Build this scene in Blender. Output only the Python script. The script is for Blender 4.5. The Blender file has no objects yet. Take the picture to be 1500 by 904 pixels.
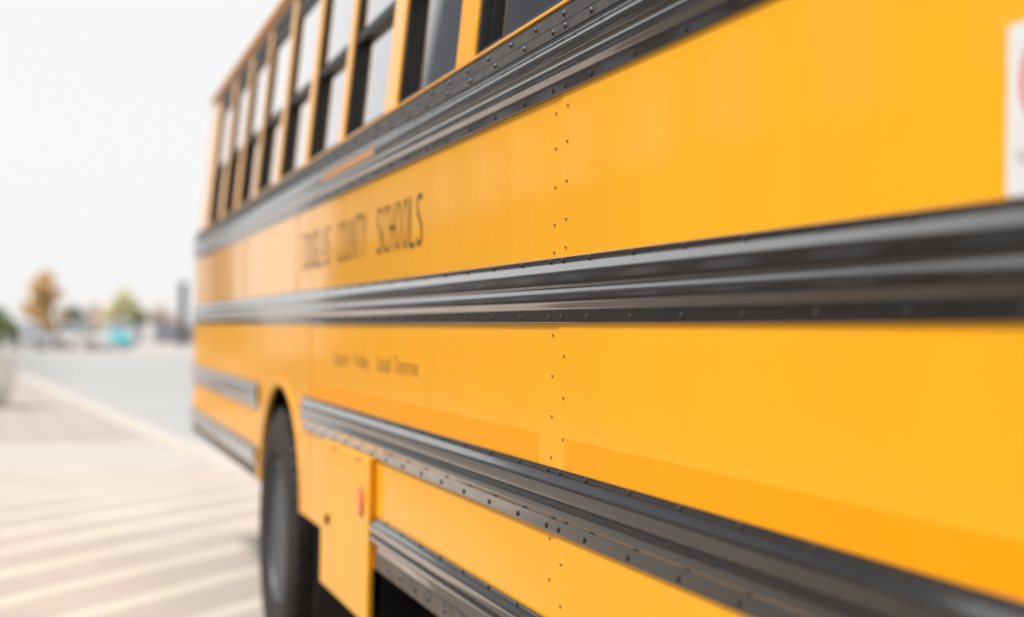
import bpy, bmesh, math, random
from mathutils import Matrix, Vector
random.seed(7)
R = math.radians
sc = bpy.context.scene
C = sc.collection

# ------------------------------------------------------------------ camera
CAMH = 1.35
cam = bpy.data.cameras.new('camera'); camo = bpy.data.objects.new('camera', cam); C.objects.link(camo)
camo.matrix_world = Matrix(((0.95971, -0.01927, -0.28034, 0.0),
                            (-0.28055, -0.00939, -0.95979, 0.0),
                            (0.01586, 0.99977, -0.01442, CAMH),
                            (0, 0, 0, 1)))
cam.sensor_width = 36; cam.sensor_fit = 'HORIZONTAL'; cam.lens = 2299 / 1500 * 36
cam.clip_start = 0.05; cam.clip_end = 5000
cam.dof.use_dof = True; cam.dof.focus_distance = 2.75; cam.dof.aperture_fstop = 1.9
sc.camera = camo

# ------------------------------------------------------------------ world, sun, exposure
SUN_DIR = Vector((-0.43, 0.12, 0.89)).normalized()      # towards the sun
el = math.asin(SUN_DIR.z); az = math.atan2(SUN_DIR.x, SUN_DIR.y)
w = bpy.data.worlds.new('World'); sc.world = w; w.use_nodes = True
nt = w.node_tree; nt.nodes.clear()
out = nt.nodes.new('ShaderNodeOutputWorld'); bg = nt.nodes.new('ShaderNodeBackground')
sky = nt.nodes.new('ShaderNodeTexSky'); sky.sky_type = 'NISHITA'; sky.sun_disc = False
sky.sun_elevation = el; sky.sun_rotation = az; sky.dust_density = 3.0
mx = nt.nodes.new('ShaderNodeMix'); mx.data_type = 'RGBA'
mx.inputs['Factor'].default_value = 0.93                 # thin bright overcast over the blue
mx.inputs['B'].default_value = (7.35, 7.35, 7.35, 1)
nt.links.new(sky.outputs[0], mx.inputs['A']); nt.links.new(mx.outputs['Result'], bg.inputs['Color'])
bg.inputs['Strength'].default_value = 0.1
nt.links.new(bg.outputs[0], out.inputs[0])
sl = bpy.data.lights.new('sun', 'SUN'); slo = bpy.data.objects.new('sun', sl); C.objects.link(slo)
sl.energy = 3.7; sl.angle = R(12); sl.color = (1.0, 0.95, 0.88)
slo.rotation_euler = (-SUN_DIR).to_track_quat('-Z', 'Y').to_euler()
vs = sc.view_settings
vs.view_transform = 'Standard'; vs.look = 'None'; vs.gamma = 1; vs.use_curve_mapping = False
vs.exposure = 0.40
sc.cycles.use_denoising = True
sc.cycles.max_bounces = 8

# ------------------------------------------------------------------ materials
def mat(name, col, rough=0.5, metal=0.0, coat=0.0, coat_rough=0.05, spec=0.5, vary=0.0, vscale=3.0,
        bump=0.0, bscale=20.0, col2=None, rvary=0.0):
    m = bpy.data.materials.new(name); m.use_nodes = True
    t = m.node_tree; b = t.nodes['Principled BSDF']
    b.inputs['Base Color'].default_value = (*col, 1); b.inputs['Roughness'].default_value = rough
    b.inputs['Metallic'].default_value = metal; b.inputs['Coat Weight'].default_value = coat
    b.inputs['Coat Roughness'].default_value = coat_rough; b.inputs['Specular IOR Level'].default_value = spec
    tc = t.nodes.new('ShaderNodeTexCoord')
    if vary or rvary or col2:
        n = t.nodes.new('ShaderNodeTexNoise'); n.inputs['Scale'].default_value = vscale; n.inputs['Detail'].default_value = 6
        t.links.new(tc.outputs['Object'], n.inputs['Vector'])
        if vary or col2:
            r = t.nodes.new('ShaderNodeValToRGB')
            c2 = col2 or tuple(c * (1 - vary) for c in col)
            r.color_ramp.elements[0].position = 0.35; r.color_ramp.elements[0].color = (*c2, 1)
            r.color_ramp.elements[1].position = 0.65; r.color_ramp.elements[1].color = (*col, 1)
            t.links.new(n.outputs['Fac'], r.inputs[0]); t.links.new(r.outputs[0], b.inputs['Base Color'])
        if rvary:
            mr = t.nodes.new('ShaderNodeMapRange'); mr.inputs['To Min'].default_value = max(0, rough - rvary)
            mr.inputs['To Max'].default_value = rough + rvary
            t.links.new(n.outputs['Fac'], mr.inputs['Value']); t.links.new(mr.outputs[0], b.inputs['Roughness'])
    if bump:
        n2 = t.nodes.new('ShaderNodeTexNoise'); n2.inputs['Scale'].default_value = bscale; n2.inputs['Detail'].default_value = 4
        t.links.new(tc.outputs['Object'], n2.inputs['Vector'])
        bp = t.nodes.new('ShaderNodeBump'); bp.inputs['Strength'].default_value = 1.0; bp.inputs['Distance'].default_value = bump
        t.links.new(n2.outputs['Fac'], bp.inputs['Height']); t.links.new(bp.outputs[0], b.inputs['Normal'])
        if coat: t.links.new(bp.outputs[0], b.inputs['Coat Normal'])
    return m

def paint_mat(name, col, gloss=.85, r0=.02, r1=.07):
    """Bus enamel: saturated base under a clear gloss, a little orange peel, faint panel waviness, dust film."""
    m = mat(name, col, rough=0.42, coat=gloss, coat_rough=0.07, spec=.1, vary=0.03, vscale=1.3)
    m.node_tree.nodes['Principled BSDF'].inputs['Coat IOR'].default_value = 1.5
    t = m.node_tree; b = t.nodes['Principled BSDF']
    tc = t.nodes.new('ShaderNodeTexCoord')
    a = t.nodes.new('ShaderNodeTexNoise'); a.inputs['Scale'].default_value = 1.6; a.inputs['Detail'].default_value = 1
    c = t.nodes.new('ShaderNodeTexNoise'); c.inputs['Scale'].default_value = 260; c.inputs['Detail'].default_value = 1
    t.links.new(tc.outputs['Object'], a.inputs['Vector']); t.links.new(tc.outputs['Object'], c.inputs['Vector'])
    b1 = t.nodes.new('ShaderNodeBump'); b1.inputs['Distance'].default_value = 0.0022; b1.inputs['Strength'].default_value = 1
    b2 = t.nodes.new('ShaderNodeBump'); b2.inputs['Distance'].default_value = 0.00004; b2.inputs['Strength'].default_value = 1
    t.links.new(a.outputs['Fac'], b1.inputs['Height']); t.links.new(c.outputs['Fac'], b2.inputs['Height'])
    t.links.new(b1.outputs[0], b2.inputs['Normal'])
    t.links.new(b2.outputs[0], b.inputs['Normal']); t.links.new(b2.outputs[0], b.inputs['Coat Normal'])
    d = t.nodes.new('ShaderNodeTexNoise'); d.inputs['Scale'].default_value = 5; d.inputs['Detail'].default_value = 8
    mp = t.nodes.new('ShaderNodeMapping'); mp.inputs['Scale'].default_value = (1, 3, 0.4)
    t.links.new(tc.outputs['Object'], mp.inputs[0]); t.links.new(mp.outputs[0], d.inputs['Vector'])
    st = t.nodes.new('ShaderNodeTexNoise'); st.inputs['Scale'].default_value = 4; st.inputs['Detail'].default_value = 6
    mp2 = t.nodes.new('ShaderNodeMapping'); mp2.inputs['Scale'].default_value = (1, 2.2, 0.12)
    t.links.new(tc.outputs['Object'], mp2.inputs[0]); t.links.new(mp2.outputs[0], st.inputs['Vector'])
    ms = t.nodes.new('ShaderNodeMapRange'); ms.inputs['From Min'].default_value = 0.3; ms.inputs['From Max'].default_value = 0.7
    ms.inputs['To Min'].default_value = 0.975; ms.inputs['To Max'].default_value = 1.015
    t.links.new(st.outputs['Fac'], ms.inputs['Value'])
    sc_ = t.nodes.new('ShaderNodeVectorMath'); sc_.operation = 'SCALE'
    src = b.inputs['Base Color'].links[0].from_socket
    t.links.new(src, sc_.inputs[0]); t.links.new(ms.outputs[0], sc_.inputs['Scale']); t.links.new(sc_.outputs[0], b.inputs['Base Color'])
    mr = t.nodes.new('ShaderNodeMapRange'); mr.inputs['From Min'].default_value = 0.3; mr.inputs['From Max'].default_value = 0.7
    mr.inputs['To Min'].default_value = r0; mr.inputs['To Max'].default_value = r1
    t.links.new(d.outputs['Fac'], mr.inputs['Value']); t.links.new(mr.outputs[0], b.inputs['Coat Roughness'])
    return m

YEL = paint_mat('bus_yellow_enamel', (0.96, 0.438, 0.012))
YEL2 = paint_mat('door_yellow_enamel', (0.96, 0.435, 0.015), .35, .08, .2)
YELL = paint_mat('lower_panel_enamel', (0.96, 0.425, 0.013), .45, .04, .14)     # road film dulls the gloss low down
TAPE = paint_mat('reflective_tape', (0.95, 0.35, 0.0), .2, .05, .15)
BLK = mat('rail_black_enamel', (0.014, 0.012, 0.012), rough=0.2, spec=0.35, coat=1, coat_rough=.06, rvary=0.06, vscale=30, bump=0.00004, bscale=60, col2=(0.022, 0.019, 0.017), vary=0.1)
BLK.node_tree.nodes['Principled BSDF'].inputs['Coat IOR'].default_value = 1.85
PLATE = mat('dusty_grey_plate', (0.085, 0.08, 0.078), rough=0.33, spec=0.7, vscale=40, col2=(0.055, 0.052, 0.05), vary=.1, bump=0.00012, bscale=80)
SKIRTM = mat('dusty_skirt_metal', (0.14, 0.11, 0.09), rough=0.5, vscale=25, col2=(0.08, 0.065, 0.055), vary=.1, bump=0.0002, bscale=90)
FRAME = mat('window_black_frame', (0.018, 0.018, 0.018), rough=0.4, vary=.3, vscale=30)
RIVB = mat('rivet_dark', (0.03, 0.027, 0.025), rough=0.25, spec=0.7)
RIVY = mat('rivet_yellow', (0.5, 0.24, 0.03), rough=0.35, coat=.3)
INK = mat('lettering_black', (0.09, 0.045, 0.02), rough=0.35, vary=.3, vscale=60)
INK2 = mat('lettering_brown_black', (0.2, 0.095, 0.03), rough=0.35, vary=.3, vscale=60)
RUB = mat('tyre_rubber', (0.03, 0.024, 0.020), rough=0.75, vary=.35, vscale=9, bump=.001, bscale=120)
RIM = mat('steel_rim', (0.09, 0.10, 0.125), rough=0.5, metal=.3, vary=.3, vscale=12)
DARK = mat('chassis_black', (0.02, 0.018, 0.017), rough=0.95, spec=.05, vary=.4, vscale=8)
SEAT = mat('brown_vinyl', (0.26, 0.12, 0.06), rough=0.45, vary=.2, vscale=6)
INT = mat('cabin_grey_panel', (0.5, 0.52, 0.54), rough=0.6, vary=.1)
REDR = mat('red_reflector', (0.80, 0.13, 0.015), rough=0.3, coat=.2)
WHITE = mat('white_decal', (0.72, 0.72, 0.72), rough=0.35, vary=.02)
REDI = mat('decal_red', (0.75, 0.02, 0.04), rough=0.35, vary=.05)
AMB = mat('amber_gloss', (0.72, 0.31, 0.09), rough=.3, coat=.5, vary=.05)
CHROME = mat('bright_metal', (0.6, 0.6, 0.6), rough=.25, metal=1, vary=.1)

def glass_mat(name, tint, ior=1.5):
    m = bpy.data.materials.new(name); m.use_nodes = True; t = m.node_tree; t.nodes.clear()
    o = t.nodes.new('ShaderNodeOutputMaterial'); mxs = t.nodes.new('ShaderNodeMixShader')
    fr = t.nodes.new('ShaderNodeFresnel'); fr.inputs['IOR'].default_value = ior
    tr = t.nodes.new('ShaderNodeBsdfTransparent'); tr.inputs[0].default_value = (*tint, 1)
    gl = t.nodes.new('ShaderNodeBsdfGlossy'); gl.inputs['Roughness'].default_value = 0.02; gl.inputs['Color'].default_value = (1, 1, 1, 1)
    k_ = t.nodes.new('ShaderNodeMath'); k_.operation = 'MULTIPLY'; k_.inputs[1].default_value = 2.0; k_.use_clamp = True   # both faces of the pane and its tint film
    t.links.new(fr.outputs[0], k_.inputs[0]); t.links.new(k_.outputs[0], mxs.inputs[0]); t.links.new(tr.outputs[0], mxs.inputs[1]); t.links.new(gl.outputs[0], mxs.inputs[2])
    t.links.new(mxs.outputs[0], o.inputs[0]); return m
GLASS = glass_mat('window_glass', (0.74, 0.77, 0.80), 1.5)
CARGLASS = mat('car_glass', (0.20, 0.22, 0.25), rough=0.06, spec=.8, vary=.1)  # base lightened to stand for pale sky reflected in the glass

# ------------------------------------------------------------------ helpers
def finish(bm, name, m, parent=None, smooth=None, bevel=0, remove=False):
    if remove: bmesh.ops.remove_doubles(bm, verts=bm.verts, dist=1e-5)
    bmesh.ops.recalc_face_normals(bm, faces=bm.faces)
    me = bpy.data.meshes.new(name); bm.to_mesh(me); bm.free()
    ms = m if isinstance(m, (list, tuple)) else [m]
    for q in ms: me.materials.append(q)
    o = bpy.data.objects.new(name, me); C.objects.link(o)
    if parent: o.parent = parent; o.matrix_parent_inverse = Matrix()
    if smooth is not None:
        for p in me.polygons: p.use_smooth = True
        me.set_sharp_from_angle(angle=R(smooth))
    if bevel:
        b = o.modifiers.new('bevel', 'BEVEL'); b.width = bevel; b.segments = 2; b.limit_method = 'ANGLE'
    return o
def empty(name, loc=(0, 0, 0), rz=0):
    o = bpy.data.objects.new(name, None); C.objects.link(o); o.location = loc; o.rotation_euler = (0, 0, rz)
    o.empty_display_size = .2; return o
def tag(o, label=None, cat=None, group=None, kind=None):
    if label: o['label'] = label
    if cat: o['category'] = cat
    if group: o['group'] = group
    if kind: o['kind'] = kind
    return o
def box(bm, x0, x1, y0, y1, z0, z1, fn=None, mi=0):
    vs_ = []
    for z in (z0, z1):
        for x, y in ((x0, y0), (x1, y0), (x1, y1), (x0, y1)):
            vs_.append(bm.verts.new(fn(x, y, z) if fn else (x, y, z)))
    for f in ((0, 1, 2, 3), (7, 6, 5, 4), (0, 4, 5, 1), (1, 5, 6, 2), (2, 6, 7, 3), (3, 7, 4, 0)):
        bm.faces.new([vs_[i] for i in f]).material_index = mi
def tube(bm, a, b, ra, rb=None, n=10, cap=True):
    a = Vector(a); b = Vector(b); rb = ra if rb is None else rb
    d = (b - a).normalized(); u = d.orthogonal().normalized(); v = d.cross(u)
    ra_, rb_ = [], []
    for i in range(n):
        t = 2 * math.pi * i / n; e = u * math.cos(t) + v * math.sin(t)
        ra_.append(bm.verts.new(a + e * ra)); rb_.append(bm.verts.new(b + e * rb))
    for i in range(n):
        j = (i + 1) % n; bm.faces.new((ra_[i], ra_[j], rb_[j], rb_[i]))
    if cap: bm.faces.new(ra_[::-1]); bm.faces.new(rb_)
def lathe(bm, prof, centre, axis='X', n=48, close=False):
    rings = []
    for (a, r) in prof:
        ring = []
        for i in range(n):
            t = 2 * math.pi * i / n; c, s = math.cos(t) * r, math.sin(t) * r
            p = {'X': (a, c, s), 'Z': (c, s, a)}[axis]
            ring.append(bm.verts.new((centre[0] + p[0], centre[1] + p[1], centre[2] + p[2])))
        rings.append(ring)
    k = len(rings)
    for q in range(k if close else k - 1):
        A, B = rings[q], rings[(q + 1) % k]
        for i in range(n):
            j = (i + 1) % n; bm.faces.new((A[i], A[j], B[j], B[i]))
    if not close:
        for ring in (rings[0], rings[-1]):
            if prof[rings.index(ring)][1] > 1e-4: bm.faces.new(ring)

# ------------------------------------------------------------------ the bus
D = 0.8638; W = 2.42; ZS = 1.938; LEAN = 0.093
S0, S1, SU = -3.0, 10.16, 9.92                                        # body from windscreen to tail
def side(far):
    def fn(s, z, o):
        ln = max(0.0, z - ZS) * LEAN
        return (D + W + o - ln, s, z) if far else (D - o + ln, s, z)
    return fn
def sbox(bm, fn, s0, s1, z0, z1, o0, o1, mi=0):
    box(bm, s0, s1, z0, z1, o0, o1, fn=lambda a, b, c: fn(a, b, c), mi=mi)
bus = empty('school_bus', (D + W / 2, 3.4, 0))
tag(bus, 'yellow school bus with black ribbed rub rails parked on the striped paving', 'school bus')
BINV = Vector((-(D + W / 2), -3.4, 0))
def part(bm, name, m, parent=None, **k):
    """meshes are written in world coordinates; shift them so they sit right under the bus Empty."""
    if parent is None or parent is bus:
        bmesh.ops.translate(bm, verts=bm.verts, vec=BINV); parent = bus
    else:
        bmesh.ops.translate(bm, verts=bm.verts, vec=BINV)
    return finish(bm, name, m, parent, **k)

def dome(bm, fn, s, z, o, r=0.006, h=0.0035, n=8):
    prev = None
    for k, (rr, hh) in enumerate(((1, 0), (0.92, .45), (.6, .85))):
        ring = [bm.verts.new(fn(s + r * rr * math.cos(2 * math.pi * i / n), z + r * rr * math.sin(2 * math.pi * i / n), o + h * hh)) for i in range(n)]
        if prev:
            for i in range(n): bm.faces.new((prev[i], prev[(i + 1) % n], ring[(i + 1) % n], ring[i]))
        prev = ring
    c = bm.verts.new(fn(s, z, o + h))
    for i in range(n): bm.faces.new((prev[i], prev[(i + 1) % n], c))

def mark(bm, nf):
    bm.faces.ensure_lookup_table()
    for f in bm.faces[nf:]: f.material_index = 1

def round_poly(pts, r, seg=3):
    res = [pts[0]]
    for i in range(1, len(pts) - 1):
        p, a, b = Vector(pts[i]), Vector(pts[i - 1]), Vector(pts[i + 1])
        ra = min(r, (a - p).length * .45); rb = min(r, (b - p).length * .45)
        pa = p + (a - p).normalized() * ra; pb = p + (b - p).normalized() * rb
        for k in range(seg + 1):
            t = k / seg; res.append(tuple(pa * (1 - t) ** 2 + p * 2 * t * (1 - t) + pb * t * t))
    res.append(pts[-1]); return res
# (fraction down the rail, how far it stands out)
RAILP = [(0, 0.0), (0, .0035), (.095, .0035), (.215, .0132), (.245, .0145), (.445, .0145), (.455, .009), (.475, .009), (.555, .0138), (.58, .0145), (.70, .0145), (.785, .0037), (1, .0035), (1, 0.0)]
def rail(bm, fn, s0, s1, zt, zb, base=0.001):
    pr = round_poly(RAILP, .022, 3)
    pr = [(zt - (zt - zb) * f, base + o) for f, o in pr]
    A = [bm.verts.new(fn(s0, z, o)) for z, o in pr]; B = [bm.verts.new(fn(s1, z, o)) for z, o in pr]
    for i in range(len(pr) - 1): bm.faces.new((A[i], A[i + 1], B[i + 1], B[i]))
    bm.faces.new(A[::-1]); bm.faces.new(B)
def rivet_row(s0, s1):
    """the 205 mm pitch, with a doubled rivet at the panel seams"""
    out_ = [2.62, 2.69]; s = 2.48
    while s > s0 + .02: out_.append(s); s -= .205
    s = 2.87
    while s < s1 - .02: out_.append(s); s += .205
    return [s for s in out_ if s0 + .015 < s < s1 - .015]

WS = [2.90, 3.70, 4.50, 5.23, 5.98, 6.73, 7.45, 8.19, 8.95, 9.67]   # far edges of the openings, measured from the VP foot
WIN = [(a - .2526 , a - .2526 + .646) for a in WS[:-1]]
WIN[-1] = (WIN[-1][0], 9.42)
k = WS[0] - .2526
while k > S0 + 1.3: k -= .775; WIN.insert(0, (k, k + .63))
ZR = 2.70
seams = [2.655, 5.79, 8.93]

def outline_plate(bm, fn, pts, o0, o1):
    A = [bm.verts.new(fn(s, z, o1)) for s, z in pts]; B = [bm.verts.new(fn(s, z, o0)) for s, z in pts]
    bm.faces.new(A); bm.faces.new(B[::-1])
    n = len(pts)
    for i in range(n): bm.faces.new((A[i], B[i], B[(i + 1) % n], A[(i + 1) % n]))

AC, AA, AB = 6.185, 0.59, 0.452                             # wheel arch centre, half width, height
def arch(z0):
    return [(AC + AA * math.cos(t), z0 + AB * math.sin(t)) for t in [math.pi * i / 28 for i in range(29)]]
FW = -3.75
def build_side(far):
    fn = side(far)
    ZB = 0.69
    # upper wall: window rail down to mid rail ; lower wall: mid rail down to the skirt
    edges = [S0] + seams + [S1]
    for i in range(len(edges) - 1):
        a, b = edges[i], edges[i + 1]
        lap = 0.0015 if i % 2 == 0 else 0.0
        bm = bmesh.new(); outline_plate(bm, fn, [(a + .0, 1.42), (b - .001, 1.42), (b - .001, 1.93), (a, 1.93)], -.02, lap)
        nf = len(bm.faces)
        for e_, off in ((a, .035), (b, -.035)):
            if e_ in seams:
                for z in (1.748, 1.685, 1.615, 1.548, 1.498):
                    dome(bm, fn, e_ + off, z + (.002 if off < 0 else -.004), lap, .0042, .0030)
        mark(bm, nf); part(bm, 'upper_side_panel', [YEL, RIVY], smooth=30)
        if i == 1: b = 5.45                                  # the lower sheet ends ahead of the wheel arch
        if i == 2: a = 5.45
        bm = bmesh.new()
        pts = [(a, 1.418), (a, ZB)]
        if i == 2 - 0 and a < AC < b or (a < AC < b):
            pts += [(s, z) for s, z in arch(ZB)][::-1]
        pts += [(b - .001, ZB), (b - .001, 1.418)]
        outline_plate(bm, fn, pts, -.02, lap)
        nf = len(bm.faces)
        for e_, off in ((a, .035), (b, -.035)):
            if e_ in seams or e_ == 5.45:
                z = 1.345 - (.0365 if off < 0 else 0)
                while z > .86:
                    if not 0.985 < z < 1.115: dome(bm, fn, e_ + off, z, lap, .0042, .0030)
                    z -= .073
        mark(bm, nf); part(bm, 'lower_side_panel', [YELL, RIVY], smooth=30)
    # arch lip
    bm = bmesh.new()
    ar = arch(ZB); ai = [(AC + (s - AC) * .965, ZB + (z - ZB) * .955) for s, z in ar]
    for i in range(len(ar) - 1):
        q = []
        for o in (-.012, .006):
            q.append([bm.verts.new(fn(*p, o)) for p in (ar[i], ar[i + 1], ai[i + 1], ai[i])])
        A, B = q
        bm.faces.new(A); bm.faces.new(B[::-1])
        for j in range(4): bm.faces.new((A[j], A[(j + 1) % 4], B[(j + 1) % 4], B[j]))
    part(bm, 'wheel_arch_lip', YEL, remove=False)
    # rails
    J = 4.02                                                 # a butt joint in the rails
    levels = [('window', 1.880, 1.775, [(S0, 3.765), (3.768, S1)]),
              ('mid', 1.482, 1.366, [(S0, S1)]),
              ('floor', 1.109, 0.993, [(S0, 5.565), (6.84, S1)]),
              ('skirt', 0.836, 0.742, [(S0, 4.262), (6.865, S1)])]
    for nm, zt, zb, spans in levels:
        for s0, s1 in spans:
            bm = bmesh.new(); rail(bm, fn, s0, s1, zt, zb, .003)
            nf = len(bm.faces)
            for s in rivet_row(s0, s1):
                if nm != 'window': dome(bm, fn, s, zt - .0062, .0065, .0052, .0035)
                if nm != 'skirt': dome(bm, fn, s + .004, zb + .0095, .0065, .0055, .0035)
            mark(bm, nf); part(bm, 'rub_rail', [BLK, RIVB], smooth=24)
    # dusty skirt flange with its own bolts under the lowest rail
    for s0, s1 in ((S0, 4.24), (6.88, S1)):
        bm = bmesh.new(); sbox(bm, fn, s0, s1, .693, .7445, -.004, .0035)
        nf = len(bm.faces)
        s = s1 - .02
        while s > s0 + .02: dome(bm, fn, s, .718 + random.uniform(-.002, .002), .0035, .007, .004); s -= .155
        mark(bm, nf); part(bm, 'skirt_flange', [SKIRTM, RIVB], smooth=40)
    # plates between window rail and sill
    bm = bmesh.new(); sbox(bm, fn, S0, S1, 1.879, 1.9295, -.01, .0040); nf = len(bm.faces)
    s = S0 + .1
    while s < S1: dome(bm, fn, s, 1.9155, .004, .0055, .004); s += .168
    mark(bm, nf); part(bm, 'sill_plate', [PLATE, RIVB], smooth=40)
    bm = bmesh.new(); sbox(bm, fn, S0, S1, 1.8795, 1.8995, .0042, .0085)
    sbox(bm, fn, S0, S1, 1.8995, 1.9008, .0042, .0092)
    nf = len(bm.faces)
    for s in rivet_row(S0, S1): dome(bm, fn, s, 1.889, .0085, .0055, .004)
    mark(bm, nf); part(bm, 'lap_strip', [PLATE, RIVB], smooth=40)
    bm = bmesh.new(); sbox(bm, fn, S0, SU, 1.9305, ZS, -.06, .0075); part(bm, 'window_sill', YEL, bevel=.002)
    # posts
    cuts = [S0] + [v for a, b in WIN for v in (a, b)] + [SU]
    for i in range(0, len(cuts), 2):
        bm = bmesh.new(); sbox(bm, fn, cuts[i], cuts[i + 1], ZS + .0005, 2.722, -.055, .001)
        part(bm, 'window_post', YEL, bevel=.006)
    bm = bmesh.new(); sbox(bm, fn, S0, SU, 2.7225, 2.765, -.06, .004); hd = part(bm, 'header_beam', YEL)
    bm = bmesh.new(); sbox(bm, fn, S0, SU, 2.738, 2.746, .0045, .030); sbox(bm, fn, S0, SU, 2.746, 2.753, .0235, .030)
    part(bm, 'drip_rail', YEL, bevel=.002)
    # windows
    for a, b in WIN:
        bm = bmesh.new()
        zt = 2.7215
        sbox(bm, fn, a + .0005, a + .018, ZS + .001, zt, -.055, -.006)
        sbox(bm, fn, b - .018, b - .0005, ZS + .001, zt, -.055, -.006)
        sbox(bm, fn, a + .0182, b - .0182, ZS + .001, ZS + .016, -.055, -.007)
        sbox(bm, fn, a + .0182, b - .0182, 2.60, zt, -.055, -.007)
        fr = part(bm, 'window', FRAME, bevel=.002)
        bm = bmesh.new()
        sbox(bm, fn, a + .0185, b - .0185, 2.246, 2.276, -.050, -.009)
        for p, q in ((a + .0185, a + .030), (b - .030, b - .0185)):
            sbox(bm, fn, p, q, 2.2765, 2.5995, -.03, -.012)
            sbox(bm, fn, p, q, ZS + .0165, 2.2455, -.048, -.026)
        part(bm, 'sash_bar', FRAME, fr)
        bm = bmesh.new(); sbox(bm, fn, a + .0305, b - .0305, 2.2765, 2.5995, -.022, -.018); part(bm, 'upper_pane', GLASS, fr)
        bm = bmesh.new(); sbox(bm, fn, a + .0305, b - .0305, ZS + .0165, 2.2455, -.036, -.032); part(bm, 'lower_pane', GLASS, fr)
    # reflective tape over the floor rail
    for a, b, lp in ((2.77, 5.43, 0), (-.45, 2.612, .0015), (-2.9, -.55, .0015)):
        bm = bmesh.new(); bm.faces.new([bm.verts.new(fn(s_, z_, lp + .00025)) for s_, z_ in ((a, 1.1105), (b, 1.1105), (b, 1.163), (a, 1.163))]); part(bm, 'reflective_tape', TAPE)
    return fn
fnear = build_side(False)
ffar = build_side(True)

# storage door behind the rear wheel arch
bm = bmesh.new()
outline_plate(bm, fnear, [(4.27, .992), (5.06, .990), (5.06, .530), (4.27, .530)], .0025, .020)
door = part(bm, 'compartment_door', YEL2, bevel=.004)
bm = bmesh.new()
for i in range(14):
    t0, t1 = 2 * math.pi * i / 14, 2 * math.pi * (i + 1) / 14
pts = [(4.37 + .030 * math.cos(2 * math.pi * i / 20), .864 + .043 * math.sin(2 * math.pi * i / 20)) for i in range(20)]
outline_plate(bm, fnear, pts, .0205, .026)
part(bm, 'reflector', REDR, door, bevel=.001)
bm = bmesh.new()
pts = [(4.925 + .02 * math.cos(2 * math.pi * i / 16), .747 + .016 * math.sin(2 * math.pi * i / 16)) for i in range(16)]
outline_plate(bm, fnear, pts, .0205, .027)
part(bm, 'latch', DARK, door)
for s in (4.4, 4.8):
    bm = bmesh.new(); tube(bm, fnear(s, .985, .022), fnear(s + .09, .985, .022), .004); part(bm, 'hinge', YEL2, door)
bm = bmesh.new(); sbox(bm, fnear, 4.28, 5.05, .545, .97, -.55, -.022); part(bm, 'storage_box', DARK)
bm = bmesh.new(); sbox(bm, fnear, 4.288, 5.60, .70, 1.0, .0017, .0030)   # a doubler plate the door hangs on
# amber strip on the window rail
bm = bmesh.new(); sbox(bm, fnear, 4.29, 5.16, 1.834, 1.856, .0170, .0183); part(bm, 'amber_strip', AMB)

# ---- lettering
def glyph_mesh(txt):
    cu = bpy.data.curves.new('tmp', 'FONT'); cu.body = txt; cu.resolution_u = 4; cu.offset = -0.017
    o = bpy.data.objects.new('tmp', cu); C.objects.link(o)
    bpy.context.view_layer.update()
    me = bpy.data.meshes.new_from_object(o.evaluated_get(bpy.context.evaluated_depsgraph_get()))
    bpy.data.objects.remove(o); return me
def put_glyphs(bm, txt, s_left, z0, wdt, hgt, fat=0.0, o=.0024):
    """one string stretched into the box that starts at s_left and runs forward (towards -Y)"""
    me = glyph_mesh(txt)
    xs = [v.co.x for v in me.vertices]; ys = [v.co.y for v in me.vertices]
    x0, x1, y0, y1 = min(xs), max(xs), min(ys), max(ys)
    vs_ = [bm.verts.new(fnear(s_left - (v.co.x - x0) / max(1e-6, x1 - x0) * wdt, z0 + (v.co.y - y0) / (y1 - y0) * hgt, o)) for v in me.vertices]
    for p in me.polygons: bm.faces.new([vs_[i] for i in p.vertices])
    bpy.data.meshes.remove(me)
for word, s in (('DOUGLAS', 5.655), ('COUNTY', 4.94), ('SCHOOLS', 4.305)):
    bm = bmesh.new()
    for i, ch in enumerate(word):
        put_glyphs(bm, ch, s - i * .0825, 1.558, .060, .130)
    part(bm, 'district_lettering', INK)
for word, s, wd, hg in (('Learn', 4.955, .24, .046), ('Today.', 4.625, .24, .050), ('Lead', 4.27, .17, .046), ('Tomorrow.', 4.05, .29, .044)):
    bm = bmesh.new()
    put_glyphs(bm, word, s, 1.236 if word != 'Today.' else 1.228, wd, hg)
    part(bm, 'motto_lettering', INK2)
# ---- white decal with a red ring
bm = bmesh.new(); outline_plate(bm, fnear, round_poly([(1.291, 1.56), (1.291, 1.4835), (1.02, 1.4835), (1.02, 1.646), (1.291, 1.646), (1.291, 1.561)], .006, 3), .0018, .0022)
dec = part(bm, 'white_decal', WHITE)
bm = bmesh.new()
n = 40; cs, cz = 1.222, 1.590
ring = [[bm.verts.new(fnear(cs + r * math.cos(2 * math.pi * i / n), cz + r * 1.0 * math.sin(2 * math.pi * i / n), .0026)) for i in range(n)] for r in (.0475, .0385)]
for i in range(n): bm.faces.new((ring[0][i], ring[0][(i + 1) % n], ring[1][(i + 1) % n], ring[1][i]))
a = R(45); u = Vector((math.cos(a), math.sin(a))); v = Vector((-u.y, u.x)) * .0045
bm.faces.new([bm.verts.new(fnear(cs + p.x, cz + p.y, .0029)) for p in (u * .04 + v, u * -.04 + v, u * -.04 - v, u * .04 - v)])
part(bm, 'decal_ring', REDI, dec)
bm = bmesh.new()
put_glyphs(bm, 'N', 1.272, 1.513, .012, .014, o=.0027)
part(bm, 'decal_text', INK, dec)

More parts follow.
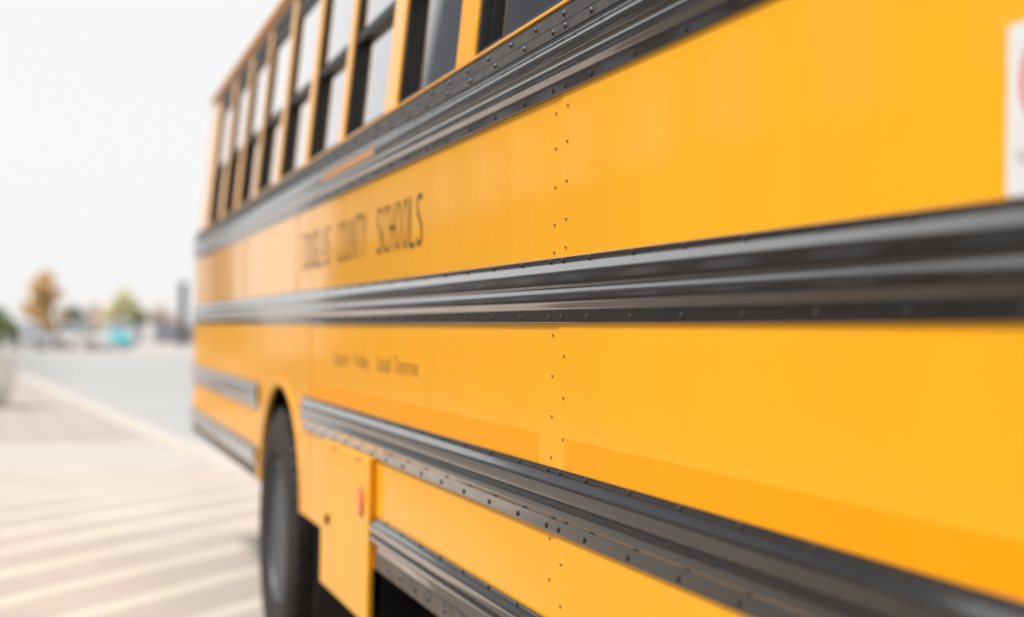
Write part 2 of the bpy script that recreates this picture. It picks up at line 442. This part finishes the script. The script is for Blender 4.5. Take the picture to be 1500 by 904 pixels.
# ---- roof, floor, ends
bm = bmesh.new()
xl, xr = D + .083, D + W - .083
N = 14; prof = []
for i in range(N + 1):
    t = math.pi * i / N
    prof.append(((xl + xr) / 2 - (xr - xl) / 2 * math.copysign(abs(math.cos(t)) ** .8, math.cos(t)), 2.765 + .36 * math.sin(t) ** .9))
A = [bm.verts.new((x, S0, z)) for x, z in prof]; B = [bm.verts.new((x, SU, z)) for x, z in prof]
for i in range(N): bm.faces.new((A[i], A[i + 1], B[i + 1], B[i]))
bm.faces.new(A); bm.faces.new(B)
part(bm, 'roof', YEL, smooth=40)
bm = bmesh.new(); box(bm, D + .03, D + W - .03, S0 + .02, S1 - .05, .93, .985); part(bm, 'floor', DARK)
bm = bmesh.new(); box(bm, D + .07, D + W - .07, S0 + .02, SU - .05, 2.70, 2.718); part(bm, 'ceiling', INT)
bm = bmesh.new()
for far in (0, 1):
    f_ = side(far); sbox(bm, f_, S0 + .02, SU - .05, 1.17, 1.925, -.06, -.03)
part(bm, 'inner_lining', INT)
# rear wall with an emergency door
bm = bmesh.new()
xm = D + W / 2
def rear(x0, x1, z0, z1, y0=S1 - .04, y1=S1 - .001): box(bm, x0, x1, y0, y1, z0, z1)
rear(D + .002, xm - .5, .69, 1.93); rear(xm + .5, D + W - .002, .69, 1.93); rear(xm - .499, xm + .499, .69, .95)
U = (SU - .04, SU - .001)
rear(D + .075, D + .25, 1.931, 2.764, *U); rear(D + W - .25, D + W - .075, 1.931, 2.764, *U)
rear(xm - .62, xm - .5, 1.931, 2.5, *U); rear(xm + .5, xm + .62, 1.931, 2.5, *U); rear(D + .251, D + W - .251, 2.501, 2.764, *U)
rear(D + .03, D + W - .03, 1.905, 1.929, SU - .04, S1 - .042)
part(bm, 'rear_wall', YEL, bevel=.003)
bm = bmesh.new(); rear(xm - .495, xm + .495, .955, 1.90, S1 - .03, S1 + .01); rear(xm - .495, xm - .4, 1.935, 2.45, SU - .03, SU + .01); rear(xm + .4, xm + .495, 1.935, 2.45, SU - .03, SU + .01); rear(xm - .399, xm + .399, 2.35, 2.45, SU - .03, SU + .01)
edo = part(bm, 'emergency_door', YEL, bevel=.004)
bm = bmesh.new(); rear(xm - .398, xm + .398, 1.935, 2.349, SU - .015, SU - .010); part(bm, 'door_pane', GLASS, edo)
bm = bmesh.new(); tube(bm, (xm + .3, S1 + .03, 1.4), (xm + .1, S1 + .03, 1.4), .012); part(bm, 'handle', CHROME, edo)
for x0, x1 in ((D + .252, xm - .622), (xm + .622, D + W - .252)):
    bm = bmesh.new(); rear(x0, x1, 1.935, 2.499, SU - .02, SU - .015); part(bm, 'rear_pane', GLASS)
for x in (D + .2, D + W - .2):
    bm = bmesh.new()
    for z in (1.35, 1.62): tube(bm, (x, S1 + .0005, z), (x, S1 + .025, z), .09, .08, 20)
    part(bm, 'tail_light', REDR, smooth=40)
bm = bmesh.new(); box(bm, D + .005, D + W - .005, S1 + .001, S1 + .10, .70, .86); part(bm, 'rear_bumper', BLK, bevel=.02)
# front: windscreen wall, bonnet, wings, bumper, grille, headlights
bm = bmesh.new(); yf = S0
def fr_(x0, x1, z0, z1): box(bm, x0, x1, yf - .04, yf - .001, z0, z1)
fr_(D + .002, D + W - .002, .69, 1.75); fr_(D + .09, D + .2, 1.751, 2.55); fr_(D + W - .2, D + W - .09, 1.751, 2.55); fr_(D + .09, D + W - .09, 2.551, 2.764)
part(bm, 'front_wall', YEL, bevel=.004)
bm = bmesh.new(); box(bm, D + .201, D + W - .201, yf - .025, yf - .02, 1.752, 2.549); part(bm, 'windscreen', GLASS)
bm = bmesh.new(); box(bm, D + .35, D + W - .35, yf - 1.35, yf - .041, .75, 1.62)
for vtx in bm.verts:
    if vtx.co.y < yf - 1 and vtx.co.z > 1.5: vtx.co.z -= .18
bon = part(bm, 'bonnet', YEL, bevel=.07)
bm = bmesh.new()
for i in range(7): box(bm, D + .75, D + W - .75, yf - 1.375, yf - 1.3505, .85 + i * .08, .89 + i * .08)
part(bm, 'grille', BLK, bon)
for x in (D + .52, D + W - .52):
    bm = bmesh.new(); tube(bm, (x, yf - 1.3505, 1.05), (x, yf - 1.40, 1.05), .1, .09, 20); part(bm, 'headlight', CHROME, bon, smooth=40)
for x0, x1 in ((D + .02, D + .349), (D + W - .349, D + W - .02)):
    bm = bmesh.new(); box(bm, x0, x1, yf - 1.25, yf - .05, 1.07, 1.2); part(bm, 'wing', YEL, bevel=.05)
bm = bmesh.new(); box(bm, D + .02, D + W - .02, yf - 1.5, yf - 1.38, .45, .72); part(bm, 'front_bumper', BLK, bevel=.02)
# chassis
bm = bmesh.new()
for x in (xm - .45, xm + .38): box(bm, x, x + .08, yf - 1.3, S1 - .1, .62, .86)
for s in [yf + .6 + 1.1 * i for i in range(11)]: box(bm, xm - .369, xm + .379, s, s + .08, .66, .80)
part(bm, 'chassis', DARK)
bm = bmesh.new(); tube(bm, (D + .3, 6.40, .515), (D + W - .3, 6.40, .515), .09, n=16); tube(bm, (D + .3, FW, .515), (D + W - .3, FW, .515), .06, n=16); part(bm, 'axle', DARK, smooth=40)
for x0, x1 in ((D + .022, D + .75), (D + W - .75, D + W - .022)):   # wheel housings
    bm = bmesh.new()
    ar = arch(.69); ar = [(AC + (s - AC) * 1.12, .69 + (z - .69) * 1.08) for s, z in ar]
    A = [bm.verts.new((x0, s, min(z, 1.2))) for s, z in ar]; B = [bm.verts.new((x1, s, min(z, 1.2))) for s, z in ar]
    for i in range(len(ar) - 1): bm.faces.new((A[i], A[i + 1], B[i + 1], B[i]))
    bm.faces.new(B if x0 < D + 1 else A)
    part(bm, 'wheel_housing', DARK)
bm = bmesh.new(); box(bm, D + .15, D + .75, .6, 2.4, .45, .9); part(bm, 'fuel_tank', DARK, bevel=.05)
# mud flap seen under the storage door
bm = bmesh.new(); box(bm, D + .05, D + .62, 5.55, 5.562, .25, .9); part(bm, 'mud_flap', RUB)
# wheels
def wheel(xo, sgn, s, r=.515, dual=False):
    """xo: outer face; sgn +1 -> the wheel goes inward along +X"""
    wd = .27; cz = r
    em = bpy.data.objects.new('wheel', None); C.objects.link(em); em.parent = bus
    em.location = Vector((xo, s, cz)) + BINV
    for k in range(2 if dual else 1):
        off = k * .32
        pr = [(.03, .29), (.006, .33), (-.004, .40), (.002, .46), (.018, .497), (.035, .512)]
        for q in range(4): c0 = .06 + q * .048; pr += [(c0 - .016, .515), (c0 + .010, .515), (c0 + .011, .504), (c0 + .021, .504), (c0 + .022, .515)]
        pr += [(wd - .02, .512), (wd - .01, .497), (wd + .004, .42), (wd - .02, .29)]
        bm = bmesh.new(); lathe(bm, [((a + off) * sgn, rr) for a, rr in pr], (0, 0, 0), 'X', 72, close=True)
        # shoulder blocks cut the tread edge
        for i in range(48):
            t = 2 * math.pi * i / 48
            c, sn = math.cos(t), math.sin(t)
            M = [(a_, r_) for a_ in (.012, .036) for r_ in (.497, .519)]
            q = []
            for dt in (-.035, .035):
                c2, s2 = math.cos(t + dt), math.sin(t + dt)
                q.append([bm.verts.new(((a_ + off) * sgn, c2 * r_, s2 * r_)) for a_, r_ in ((.010, .500), (.040, .500), (.040, .5185), (.022, .517))])
            A, B = q; bm.faces.new(A); bm.faces.new(B[::-1])
            for j in range(4): bm.faces.new((A[j], A[(j + 1) % 4], B[(j + 1) % 4], B[j]))
        finish(bm, 'tyre', RUB, em, smooth=35)
        bm = bmesh.new()
        dish = .20 if dual else .02
        pr = [(.03, .292), (.018, .286), (.02, .27), (.045, .262), (dish, .255), (dish + .01, .17), (dish - .05, .12), (dish - .10, .115), (dish - .11, .03), (dish - .11, .0001)]
        lathe(bm, [((a + off) * sgn, rr) for a, rr in pr], (0, 0, 0), 'X', 40)
        for i in range(10):
            t = 2 * math.pi * i / 10
            tube(bm, ((dish + off + .005) * sgn, .145 * math.cos(t), .145 * math.sin(t)), ((dish + off - .03) * sgn, .145 * math.cos(t), .145 * math.sin(t)), .014, n=6)
        finish(bm, 'rim', RIM, em, smooth=40)
for s, du in ((6.415, True), (FW, False)):
    wheel(D + .012, 1, s, dual=du); wheel(D + W - .012, -1, s, dual=du)
# seats
seat_m = None
for i in range(13):
    s = S0 + 1.6 + i * .84
    for x0 in (D + .09, D + W - .09 - .92):
        if seat_m is None:
            e = bpy.data.objects.new('passenger_seat', None); C.objects.link(e); e.parent = bus
            bm = bmesh.new(); box(bm, 0, .92, -.38, .05, .40, .52); c1 = finish(bm, 'cushion', SEAT, e, bevel=.03)
            bm = bmesh.new(); box(bm, 0.01, .91, .055, .14, .42, 1.08)
            for vtx in bm.verts:
                if vtx.co.z > 1: vtx.co.y += .07
            c2 = finish(bm, 'backrest', SEAT, e, bevel=.04, )
            bm = bmesh.new()
            for x in (.08, .84):
                for y in (-.3, .0): tube(bm, (x, y, 0), (x, y, .4), .014, n=6)
            c3 = finish(bm, 'seat_legs', DARK, e)
            seat_m = (c1, c2, c3)
        else:
            e = bpy.data.objects.new('passenger_seat', None); C.objects.link(e); e.parent = bus
            for q in seat_m:
                d = q.copy(); C.objects.link(d); d.parent = e
        e.location = Vector((x0, s, .985)) + BINV

# ------------------------------------------------------------------ ground
def sheet(name, pts, z, m, thick=None):
    bm = bmesh.new()
    A = [bm.verts.new((x, y, z)) for x, y in pts]; bm.faces.new(A)
    if thick:
        B = [bm.verts.new((x, y, z - thick)) for x, y in pts]
        for i in range(len(pts)): bm.faces.new((A[i], B[i], B[(i + 1) % len(pts)], A[(i + 1) % len(pts)]))
    o = finish(bm, name, m); tag(o, kind='structure'); return o
ASPH = mat('pale_asphalt', (0.33, 0.332, 0.335), rough=.85, vary=.12, vscale=.25, bump=.004, bscale=60)
LOT = mat('far_lot', (0.40, 0.365, 0.35), rough=.9, vary=.10, vscale=.12)
def paver_mat():
    m = mat('pink_pavers', (0.6, 0.52, 0.47), rough=.85)
    t = m.node_tree; b = t.nodes['Principled BSDF']; tc = t.nodes.new('ShaderNodeTexCoord')
    mp = t.nodes.new('ShaderNodeMapping'); mp.inputs['Rotation'].default_value = (0, 0, R(-3))
    br = t.nodes.new('ShaderNodeTexBrick'); br.inputs['Scale'].default_value = 1.0
    br.inputs['Brick Width'].default_value = .9; br.inputs['Row Height'].default_value = .45; br.inputs['Mortar Size'].default_value = .02
    br.inputs['Color1'].default_value = (.37, .325, .30, 1); br.inputs['Color2'].default_value = (.34, .29, .27, 1); br.inputs['Mortar'].default_value = (.26, .21, .19, 1)
    t.links.new(tc.outputs['Object'], mp.inputs[0]); t.links.new(mp.outputs[0], br.inputs[0]); t.links.new(br.outputs[0], b.inputs['Base Color'])
    return m
def band_mat():
    """concrete laid in oblique courses: broad tan courses and narrow pale ones"""
    m = mat('banded_concrete', (0.6, 0.5, 0.42), rough=.8, bump=.002, bscale=50)
    t = m.node_tree; b = t.nodes['Principled BSDF']; tc = t.nodes.new('ShaderNodeTexCoord')
    sp = t.nodes.new('ShaderNodeVectorMath'); sp.operation = 'DOT_PRODUCT'; sp.inputs[1].default_value = (.79, -.613, 0)
    t.links.new(tc.outputs['Object'], sp.inputs[0])
    ad = t.nodes.new('ShaderNodeMath'); ad.operation = 'MULTIPLY_ADD'; ad.inputs[1].default_value = 1 / .55; ad.inputs[2].default_value = 100 + 4.57 / .55
    t.links.new(sp.outputs['Value'], ad.inputs[0])
    fr = t.nodes.new('ShaderNodeMath'); fr.operation = 'FRACT'; t.links.new(ad.outputs[0], fr.inputs[0])
    r = t.nodes.new('ShaderNodeValToRGB'); e = r.color_ramp.elements
    e[0].position = 0.0; e[0].color = (.50, .45, .395, 1); e[1].position = 1; e[1].color = (.38, .328, .292, 1)
    for p, c in ((.27, (.50, .45, .395, 1)), (.29, (.30, .25, .21, 1)), (.31, (.38, .328, .292, 1)), (.985, (.38, .328, .292, 1))):
        q = e.new(p); q.color = c
    t.links.new(fr.outputs[0], r.inputs[0])
    n = t.nodes.new('ShaderNodeTexNoise'); n.inputs['Scale'].default_value = 1.2; n.inputs['Detail'].default_value = 8
    t.links.new(tc.outputs['Object'], n.inputs['Vector'])
    mr = t.nodes.new('ShaderNodeMapRange'); mr.inputs['From Min'].default_value = .3; mr.inputs['From Max'].default_value = .7; mr.inputs['To Min'].default_value = .88; mr.inputs['To Max'].default_value = 1.06
    t.links.new(n.outputs['Fac'], mr.inputs['Value'])
    mu = t.nodes.new('ShaderNodeVectorMath'); mu.operation = 'SCALE'
    t.links.new(r.outputs[0], mu.inputs[0]); t.links.new(mr.outputs[0], mu.inputs['Scale']); t.links.new(mu.outputs[0], b.inputs['Base Color'])
    return m
KERB = mat('pale_kerb_stone', (.44, .40, .36), rough=.8, vary=.08, vscale=2)
KL = [(-3.2, 62), (-.85, 45.66), (.53, 29.86), (1.17, 23.02), (1.6, 18.34), (1.95, 15.0), (2.6, 12.0), (4.6, 9.0), (9.0, 6.0), (40, 2)]
sheet('ground', [(-1500, -200), (1500, -200), (1500, 3000), (-1500, 3000)], -.128, LOT)
sheet('road', [(-40, 71), (-3.4, 66), (-1.0, 46), (.2, 30), (1.0, 15), (2.2, 8), (60, 1), (60, 80), (-40, 92)], -.120, ASPH)
sheet('plaza', KL + [(40, -40), (-60, -40), (-60, 62)], 0.0, paver_mat(), thick=.16)
sheet('concrete_apron', [(-30, 16.0), (1.4, 18.6), (1.90, 15.0), (2.5, 12.0), (-30, 9.6)], .004, mat('pale_concrete', (.41, .375, .345), rough=.8, vary=.08, vscale=.7, bump=.002, bscale=40))
sheet('banded_paving', [(-30, 9.0), (1.6, 15.2), (2.1, 13.6), (2.5, 12.0), (4.4, 9.0), (8.8, 6.0), (30, 2.5), (30, -20), (-30, -20)], .008, band_mat())
sheet('unseen_dark_lane', [(-9.0, 48), (-2.4, 46), (-1.95, 24), (-1.3, 16), (-.95, 10), (-.55, 7.1), (5.5, 7.0), (5.5, -18), (-9.0, -18)], .012, mat('unseen_lane_dark', (.14, .125, .11), rough=.85, vary=.3, vscale=1.5, bump=.004, bscale=60))  # out-of-view lane added so the bus panels and rails reflect darker ground
bm = bmesh.new()                                             # kerb strip
L = []
for i, (x, y) in enumerate(KL):
    a = Vector(KL[max(0, i - 1)]); b = Vector(KL[min(len(KL) - 1, i + 1)]); n = (b - a).normalized(); n = Vector((n.y, -n.x))
    if n.x > 0 or n.y > 0: n = -n
    L.append((Vector((x, y)), Vector((x, y)) + n * .42))
for i in range(len(L) - 1):
    q = []
    for z in (-.05, .012):
        q.append([bm.verts.new((p.x, p.y, z)) for p in (L[i][0] + (L[i][0] - L[i][1]) * .02, L[i + 1][0] + (L[i + 1][0] - L[i + 1][1]) * .02, L[i + 1][1], L[i][1])])
    A, B = q; bm.faces.new(A); bm.faces.new(B[::-1])
    for j in range(4): bm.faces.new((A[j], A[(j + 1) % 4], B[(j + 1) % 4], B[j]))
tag(finish(bm, 'kerb', KERB), kind='structure')

# ------------------------------------------------------------------ trees and plants
def leaf_mat(name, c1, c2):
    m = mat(name, c1, rough=.6, vscale=1.2, col2=c2); b = m.node_tree.nodes['Principled BSDF']
    b.inputs['Subsurface Weight'].default_value = 0
    return m
BARK = mat('bark', (.12, .09, .07), rough=.9, vary=.4, vscale=6)
def tree(name, x, y, h, rx, trunk_h, m, label, cat, group=None, n=5200, leaf=.16, z0=-.12, clumps=60, shape=1.0, wide_low=False):
    if cat == 'tree': group = 'trees beyond the lot'
    if cat == 'bush': group = 'bushes beyond the road'
    root = empty(name, (x, y, z0)); tag(root, label, cat, group)
    rnd = random.Random(int(x * 100 + y * 7))
    bm = bmesh.new()
    tube(bm, (0, 0, 0), (.05, .02, trunk_h), h * .035, h * .022, 9); cl = []
    for i in range(clumps):
        u = rnd.random(); t = rnd.uniform(0, 2 * math.pi)
        zz = trunk_h * .7 + (h - trunk_h * .7) * (u ** .9)
        f = (zz - trunk_h * .7) / (h - trunk_h * .7)
        rr = rx * (math.sin(math.pi * min(1, (.22 + .78 * f))) ** .7 if not wide_low else (1 - f) ** .55) * rnd.uniform(.2, .95)
        c = Vector((math.cos(t) * rr, math.sin(t) * rr, zz)); cl.append((c, rnd.uniform(.13, .27) * rx))
        if i % 3 == 0: tube(bm, (.04, .02, trunk_h * rnd.uniform(.75, 1)), c, h * .012, h * .004, 5)
    finish(bm, 'trunk', BARK, root, smooth=60)
    bm = bmesh.new()
    for i in range(n):
        c, r = rnd.choice(cl)
        d = Vector((rnd.gauss(0, 1), rnd.gauss(0, 1), rnd.gauss(0, .8))); d = d.normalized() * r * rnd.random() ** .45
        p = c + d
        a = Vector((rnd.gauss(0, 1), rnd.gauss(0, 1), rnd.gauss(0, 1))).normalized(); b = a.orthogonal().normalized()
        q = leaf * rnd.uniform(.5, 1.2)
        bm.faces.new([bm.verts.new(p + v) for v in (a * q, b * q * .5, -a * q, -b * q * .5)])
    finish(bm, 'crown', m, root)
    return root
L_OR = leaf_mat('autumn_orange_leaves', (.82, .60, .30), (.70, .48, .20))  # far tree leaves paled in place of distance haze
L_GR = leaf_mat('dull_green_leaves', (.24, .33, .22), (.16, .24, .16))
L_PALE = leaf_mat('pale_yellow_green_leaves', (.76, .72, .42), (.62, .56, .40))
L_PINK = leaf_mat('bare_brown_twigs', (.72, .62, .56), (.6, .5, .46))
L_OLV = leaf_mat('olive_leaves', (.24, .28, .09), (.14, .18, .06))
tree('autumn_tree', -.62, 97, 4.45, 1.35, 1.4, L_OR, 'small orange autumn tree behind the silver and white cars', 'tree', n=9000, leaf=.13, clumps=80)
tree('green_tree', 1.45, 122, 2.75, 1.05, .8, L_GR, 'low dark green tree just right of the orange autumn tree', 'tree', n=3500, leaf=.15)
tree('pale_tree', 6.3, 150, 4.4, 2.3, 1.0, L_PALE, 'pale yellow green tree rising over the grey wall', 'tree', n=5500, leaf=.2)
tree('olive_bush', 7.3, 143, 2.7, 1.9, .5, L_OLV, 'rounded olive bush below the pale yellow green tree', 'bush', n=4000, leaf=.18)
tree('brown_tree', 4.0, 165, 3.2, 2.6, .9, L_PINK, 'bare brownish tree left of the pale yellow green tree', 'tree', n=3500, leaf=.2)
tree('brown_tree', 10.6, 168, 3.2, 2.9, .9, L_PINK, 'bare brownish tree by the dark post, right of the pale yellow green tree', 'tree', n=3500, leaf=.2)
tree('hedge_tree', -3.4, 88, 2.3, 1.7, .5, L_GR, 'low green hedge bush behind the round planter', 'bush', n=3500, leaf=.14)
# round planter with a shrub
pl = empty('round_planter', (-1.16, 26.82, .0)); tag(pl, 'large round beige concrete planter at the left edge of the plaza', 'planter')
bm = bmesh.new(); lathe(bm, [(0, .40), (.05, .46), (.30, .56), (.55, .60), (.68, .585), (.74, .60), (.78, .60), (.78, .53), (.70, .52), (.68, .0001)], (0, 0, 0), 'Z', 40)
finish(bm, 'bowl', mat('planter_concrete', (.78, .72, .64), rough=.85, vary=.15, vscale=4, bump=.003, bscale=30), pl, smooth=40)
bm = bmesh.new(); lathe(bm, [(.681, .515), (.72, .3), (.73, .0001)], (0, 0, 0), 'Z', 24); finish(bm, 'soil', BARK, pl)
tree('planter_shrub', -1.12, 26.82, .92, .66, .18, L_OLV, 'dense green shrub growing in the round beige planter', 'shrub', n=6500, leaf=.045, z0=.73, clumps=40, wide_low=False)

# ------------------------------------------------------------------ cars
def car(name, x, y, rz, paint, label, L=4.3, Wd=1.75, H=1.42, van=False):
    root = empty(name, (x, y, -.12), rz); tag(root, label, 'van' if van else 'car', 'vehicles parked across the lot')
    # stations: (y, half width, belt z, roof half width, roof z)
    if van:
        st = [(-.5, .86, .80, .0), (-.46, .94, .95, .0), (-.30, .98, 1.02, .0), (-.18, 1, 1.05, .86), (.0, 1, 1.05, 1.0), (.40, 1, 1.05, .99), (.49, .97, 1.0, .86), (.5, .92, .9, 0)]
    else:
        st = [(-.5, .84, .62, .0), (-.46, .94, .72, .0), (-.20, .98, .88, .0), (-.05, 1, .92, .88), (.06, 1, .93, 1.0), (.22, 1, .93, .98), (.36, .98, .92, .45), (.44, .97, .90, .0), (.5, .86, .80, 0)]
    bm = bmesh.new(); rows = []
    for (t, wv, belt, rf) in st:
        hw = Wd / 2 * wv; bz = belt * (1.0 if not van else 1.0); yy = t * L
        rows.append([(-hw * .93, .22), (-hw, .34), (-hw * 1.01, .6), (-hw * .96, bz), (hw * .96, bz), (hw * 1.01, .6), (hw, .34), (hw * .93, .22)])
    V = [[bm.verts.new((px, st[i][0] * L, pz)) for px, pz in r] for i, r in enumerate(rows)]
    for i in range(len(V) - 1):
        for j in range(8): bm.faces.new((V[i][j], V[i][(j + 1) % 8], V[i + 1][(j + 1) % 8], V[i + 1][j]))
    bm.faces.new(V[0]); bm.faces.new(V[-1][::-1])
    body = finish(bm, 'body', paint, root, smooth=50, bevel=.02)
    # glasshouse
    if van: gh = [(-.27, 1.03), (-.17, H * .96), (.44, H), (.485, 1.0)]
    else: gh = [(-.17, .885), (-.02, H * .97), (.20, H), (.41, .90)]
    bm = bmesh.new(); hw = Wd / 2
    def prism(pts, ws, zoff=0):
        A = [bm.verts.new((-w_, t * L, z + zoff)) for (t, z), w_ in zip(pts, ws)]; B = [bm.verts.new((w_, t * L, z + zoff)) for (t, z), w_ in zip(pts, ws)]
        bm.faces.new(A); bm.faces.new(B[::-1]); n_ = len(pts)
        for i in range(n_): bm.faces.new((A[i], A[(i + 1) % n_], B[(i + 1) % n_], B[i]))
    prism(gh, [hw * .92, hw * .76, hw * .76, hw * .92]); finish(bm, 'windows', CARGLASS, root, bevel=.01)
    bm = bmesh.new(); prism([(gh[1][0] - .01, gh[1][1] + .003), (gh[1][0] + .01, H + .035), (gh[2][0] - .01, H + .035), (gh[2][0] + .015, gh[2][1] + .003)], [hw * .765] * 4)
    for t in (.09, gh[2][0] + .01):
        for sg in (-1, 1):
            bx = [(-.012, .90), (.012, .90)]
            tube(bm, (sg * hw * .925, (t + (.0 if t < .1 else .04)) * L, .9 if not van else 1.0), (sg * hw * .77, t * L, H), .035, n=6)
    finish(bm, 'roof', paint, root, bevel=.01)
    for sy in (-.31, .31):
        for sg in (-1, 1):
            bm = bmesh.new(); lathe(bm, [(-.09, .18), (-.10, .29), (-.07, .32), (.07, .32), (.10, .29), (.09, .18)], (sg * (hw - .08), sy * L, .32), 'X', 20)
            wh = finish(bm, 'wheel', RUB, root, smooth=40)
            bm = bmesh.new(); lathe(bm, [(-.005, .19), (.02 * 1, .17), (.01, .05), (.01, .0001)], (sg * (hw + .02), sy * L, .32), 'X', 16); finish(bm, 'rim', CHROME, wh)
    for sg in (-1, 1):
        bm = bmesh.new(); box(bm, sg * hw * .72 - .13, sg * hw * .72 + .13, -.5 * L - .015, -.47 * L, .56, .68); finish(bm, 'headlight', CHROME, root, bevel=.01)
        bm = bmesh.new(); box(bm, sg * hw * .74 - .11, sg * hw * .74 + .11, .47 * L, .5 * L + .015, .66, .8); finish(bm, 'tail_light', REDR, root, bevel=.01)
        bm = bmesh.new(); box(bm, sg * hw * 1.06 - .07, sg * hw * 1.06 + .07, -.12 * L, -.10 * L, .92, 1.02); finish(bm, 'mirror', paint, root, bevel=.01)
    bm = bmesh.new(); box(bm, -hw * .5, hw * .5, -.5 * L - .012, -.49 * L, .38, .52); finish(bm, 'grille', BLK, root)
    return root
SILV = mat('silver_car_paint', (.42, .44, .48), rough=.3, metal=.3, coat=1, vary=.03)
WHT = mat('white_car_paint', (.8, .8, .79), rough=.3, coat=1, vary=.03)
TEAL = mat('teal_car_paint', (.0, .56, .64), rough=.4, coat=.2, vary=.03)
BLUE = mat('blue_car_paint', (.08, .22, .62), rough=.3, coat=1, vary=.03)
car('parked_car', -1.35, 93.5, R(8), SILV, 'silver grey car parked beside the planter shrub, leftmost of the cars')
car('parked_car', 1.6, 94, R(62), WHT, 'white hatchback parked side on in the middle of the row of cars', L=3.3, Wd=1.7, H=1.6)
car('parked_car', 3.75, 99.5, R(14), TEAL, 'small bright teal car at the right end of the row of cars', L=2.9, Wd=1.25, H=1.05)
car('parked_car', .35, 135, R(50), BLUE, 'blue car parked further off behind the silver and white cars', L=3.4, Wd=1.6, H=1.3)
car('parked_van', 4.9, 122, R(5), WHT, 'white van parked behind the small teal car', L=4.2, Wd=1.9, H=1.75, van=True)
# back wall, posts
WALLM = mat('grey_blue_wall', (.36, .37, .42), rough=.8, vary=.12, vscale=.6)
bm = bmesh.new(); box(bm, 5.6, 34, 134, 134.3, -.13, 1.42); box(bm, 5.5, 34.1, 133.9, 134.4, 1.421, 1.5)
for i in range(9): box(bm, 5.55 + i * 3.4, 5.95 + i * 3.4, 133.85, 134.45, -.13, 1.62)
tag(finish(bm, 'boundary_wall', WALLM), 'low blue grey boundary wall across the back of the lot', 'wall')
pp = empty('pale_bollard', (7.5, 130.5, -.12)); tag(pp, 'pale round topped pillar in front of the blue grey wall', 'pillar')
bm = bmesh.new(); lathe(bm, [(0, .5), (.1, .5), (.12, .42), (1.35, .40), (1.5, .34), (1.6, .2), (1.63, .0001)], (0, 0, 0), 'Z', 24); finish(bm, 'shaft', WHT, pp, smooth=40)
bm = bmesh.new(); lathe(bm, [(-.02, .62), (.06, .62), (.06, .0001)], (0, 0, 0), 'Z', 24); finish(bm, 'foot', WALLM, pp)
po = empty('dark_post', (8.75, 112.6, -.12)); tag(po, 'tall dark brown grey post standing just left of the bus tail', 'post')
bm = bmesh.new(); box(bm, -.26, .26, -.26, .26, 0, 4.45); finish(bm, 'shaft', mat('weathered_post', (.13, .12, .105), rough=.8, vary=.3, vscale=3), po, bevel=.03)
bm = bmesh.new(); box(bm, -.36, .36, -.36, .36, 0, .25); finish(bm, 'footing', WALLM, po, bevel=.02)
bm = bmesh.new(); box(bm, -.30, .30, -.30, .30, 4.45, 4.54); finish(bm, 'cap', DARK, po, bevel=.02)

# ------------------------------------------------------------------ unseen building, tower and pylon, added to be mirrored in paint and glass
BRICK = mat('dark_brick', (.20, .10, .05), rough=.85, vary=.3, vscale=2)
BRICK.node_tree.nodes['Principled BSDF'].inputs['Specular IOR Level'].default_value = .2
t = BRICK.node_tree; b = t.nodes['Principled BSDF']; tc = t.nodes.new('ShaderNodeTexCoord')
br = t.nodes.new('ShaderNodeTexBrick'); br.inputs['Scale'].default_value = 3
br.inputs['Color1'].default_value = (.075, .038, .02, 1); br.inputs['Color2'].default_value = (.075, .04, .022, 1); br.inputs['Mortar'].default_value = (.12, .09, .07, 1)
mp = t.nodes.new('ShaderNodeMapping'); mp.inputs['Rotation'].default_value = (R(90), 0, R(90))
t.links.new(tc.outputs['Object'], mp.inputs[0]); t.links.new(mp.outputs[0], br.inputs[0]); t.links.new(br.outputs[0], b.inputs['Base Color'])
sb = empty('unseen_building', (-14, 40, 0)); tag(sb, 'unseen long dark brick building added to be mirrored in the bus paint', 'building')  # unseen building, added for dark reflections in the side panels
bm = bmesh.new(); box(bm, -4, 4.5, -26, 28, -.1, 7.6); finish(bm, 'wall', BRICK, sb)
bm = bmesh.new(); box(bm, -4.3, 4.8, -26.3, 28.3, 7.6, 8.05); finish(bm, 'roof', mat('roof_fascia', (.16, .15, .15), rough=.7, vary=.1), sb)
for i in range(13):
    for z in (1.1, 4.6):
        bm = bmesh.new(); y = -24.5 + i * 4.1
        box(bm, 4.501, 4.56, y, y + 2.2, z, z + 1.9); wf = finish(bm, 'window', FRAME, sb)
        bm = bmesh.new(); box(bm, 4.561, 4.575, y + .1, y + 2.1, z + .1, z + 1.8); finish(bm, 'pane', CARGLASS, wf)
TOW = mat('navy_reflected_panel', (.03, .045, .085), rough=.45, vary=.3, vscale=.6)
tw = empty('unseen_tower', (-15.5, 64, 0)); tag(tw, 'unseen tall navy tower added to be mirrored in the bus windows', 'building')  # unseen tower, added for dark blue reflections in the nearer windows
bm = bmesh.new(); box(bm, -4, 2.0, -20, 14, -.1, 22); finish(bm, 'wall', TOW, tw)
bm = bmesh.new(); box(bm, -4.2, 2.2, -20.2, 14.2, 22, 22.5); finish(bm, 'roof', TOW, tw)
bp = empty('unseen_pylon', (-3.25, 50, 0)); tag(bp, 'unseen slim pylon added to be mirrored in the rear bus panels', 'pylon')  # unseen pylon, added for a dark reflected patch on the far panels
bm = bmesh.new(); box(bm, -.42, .42, -.15, .15, .0, 6.0); finish(bm, 'panel', TOW, bp, bevel=.02)
bm = bmesh.new(); box(bm, -.5, .5, -.25, .25, .0, .12); finish(bm, 'base', DARK, bp)
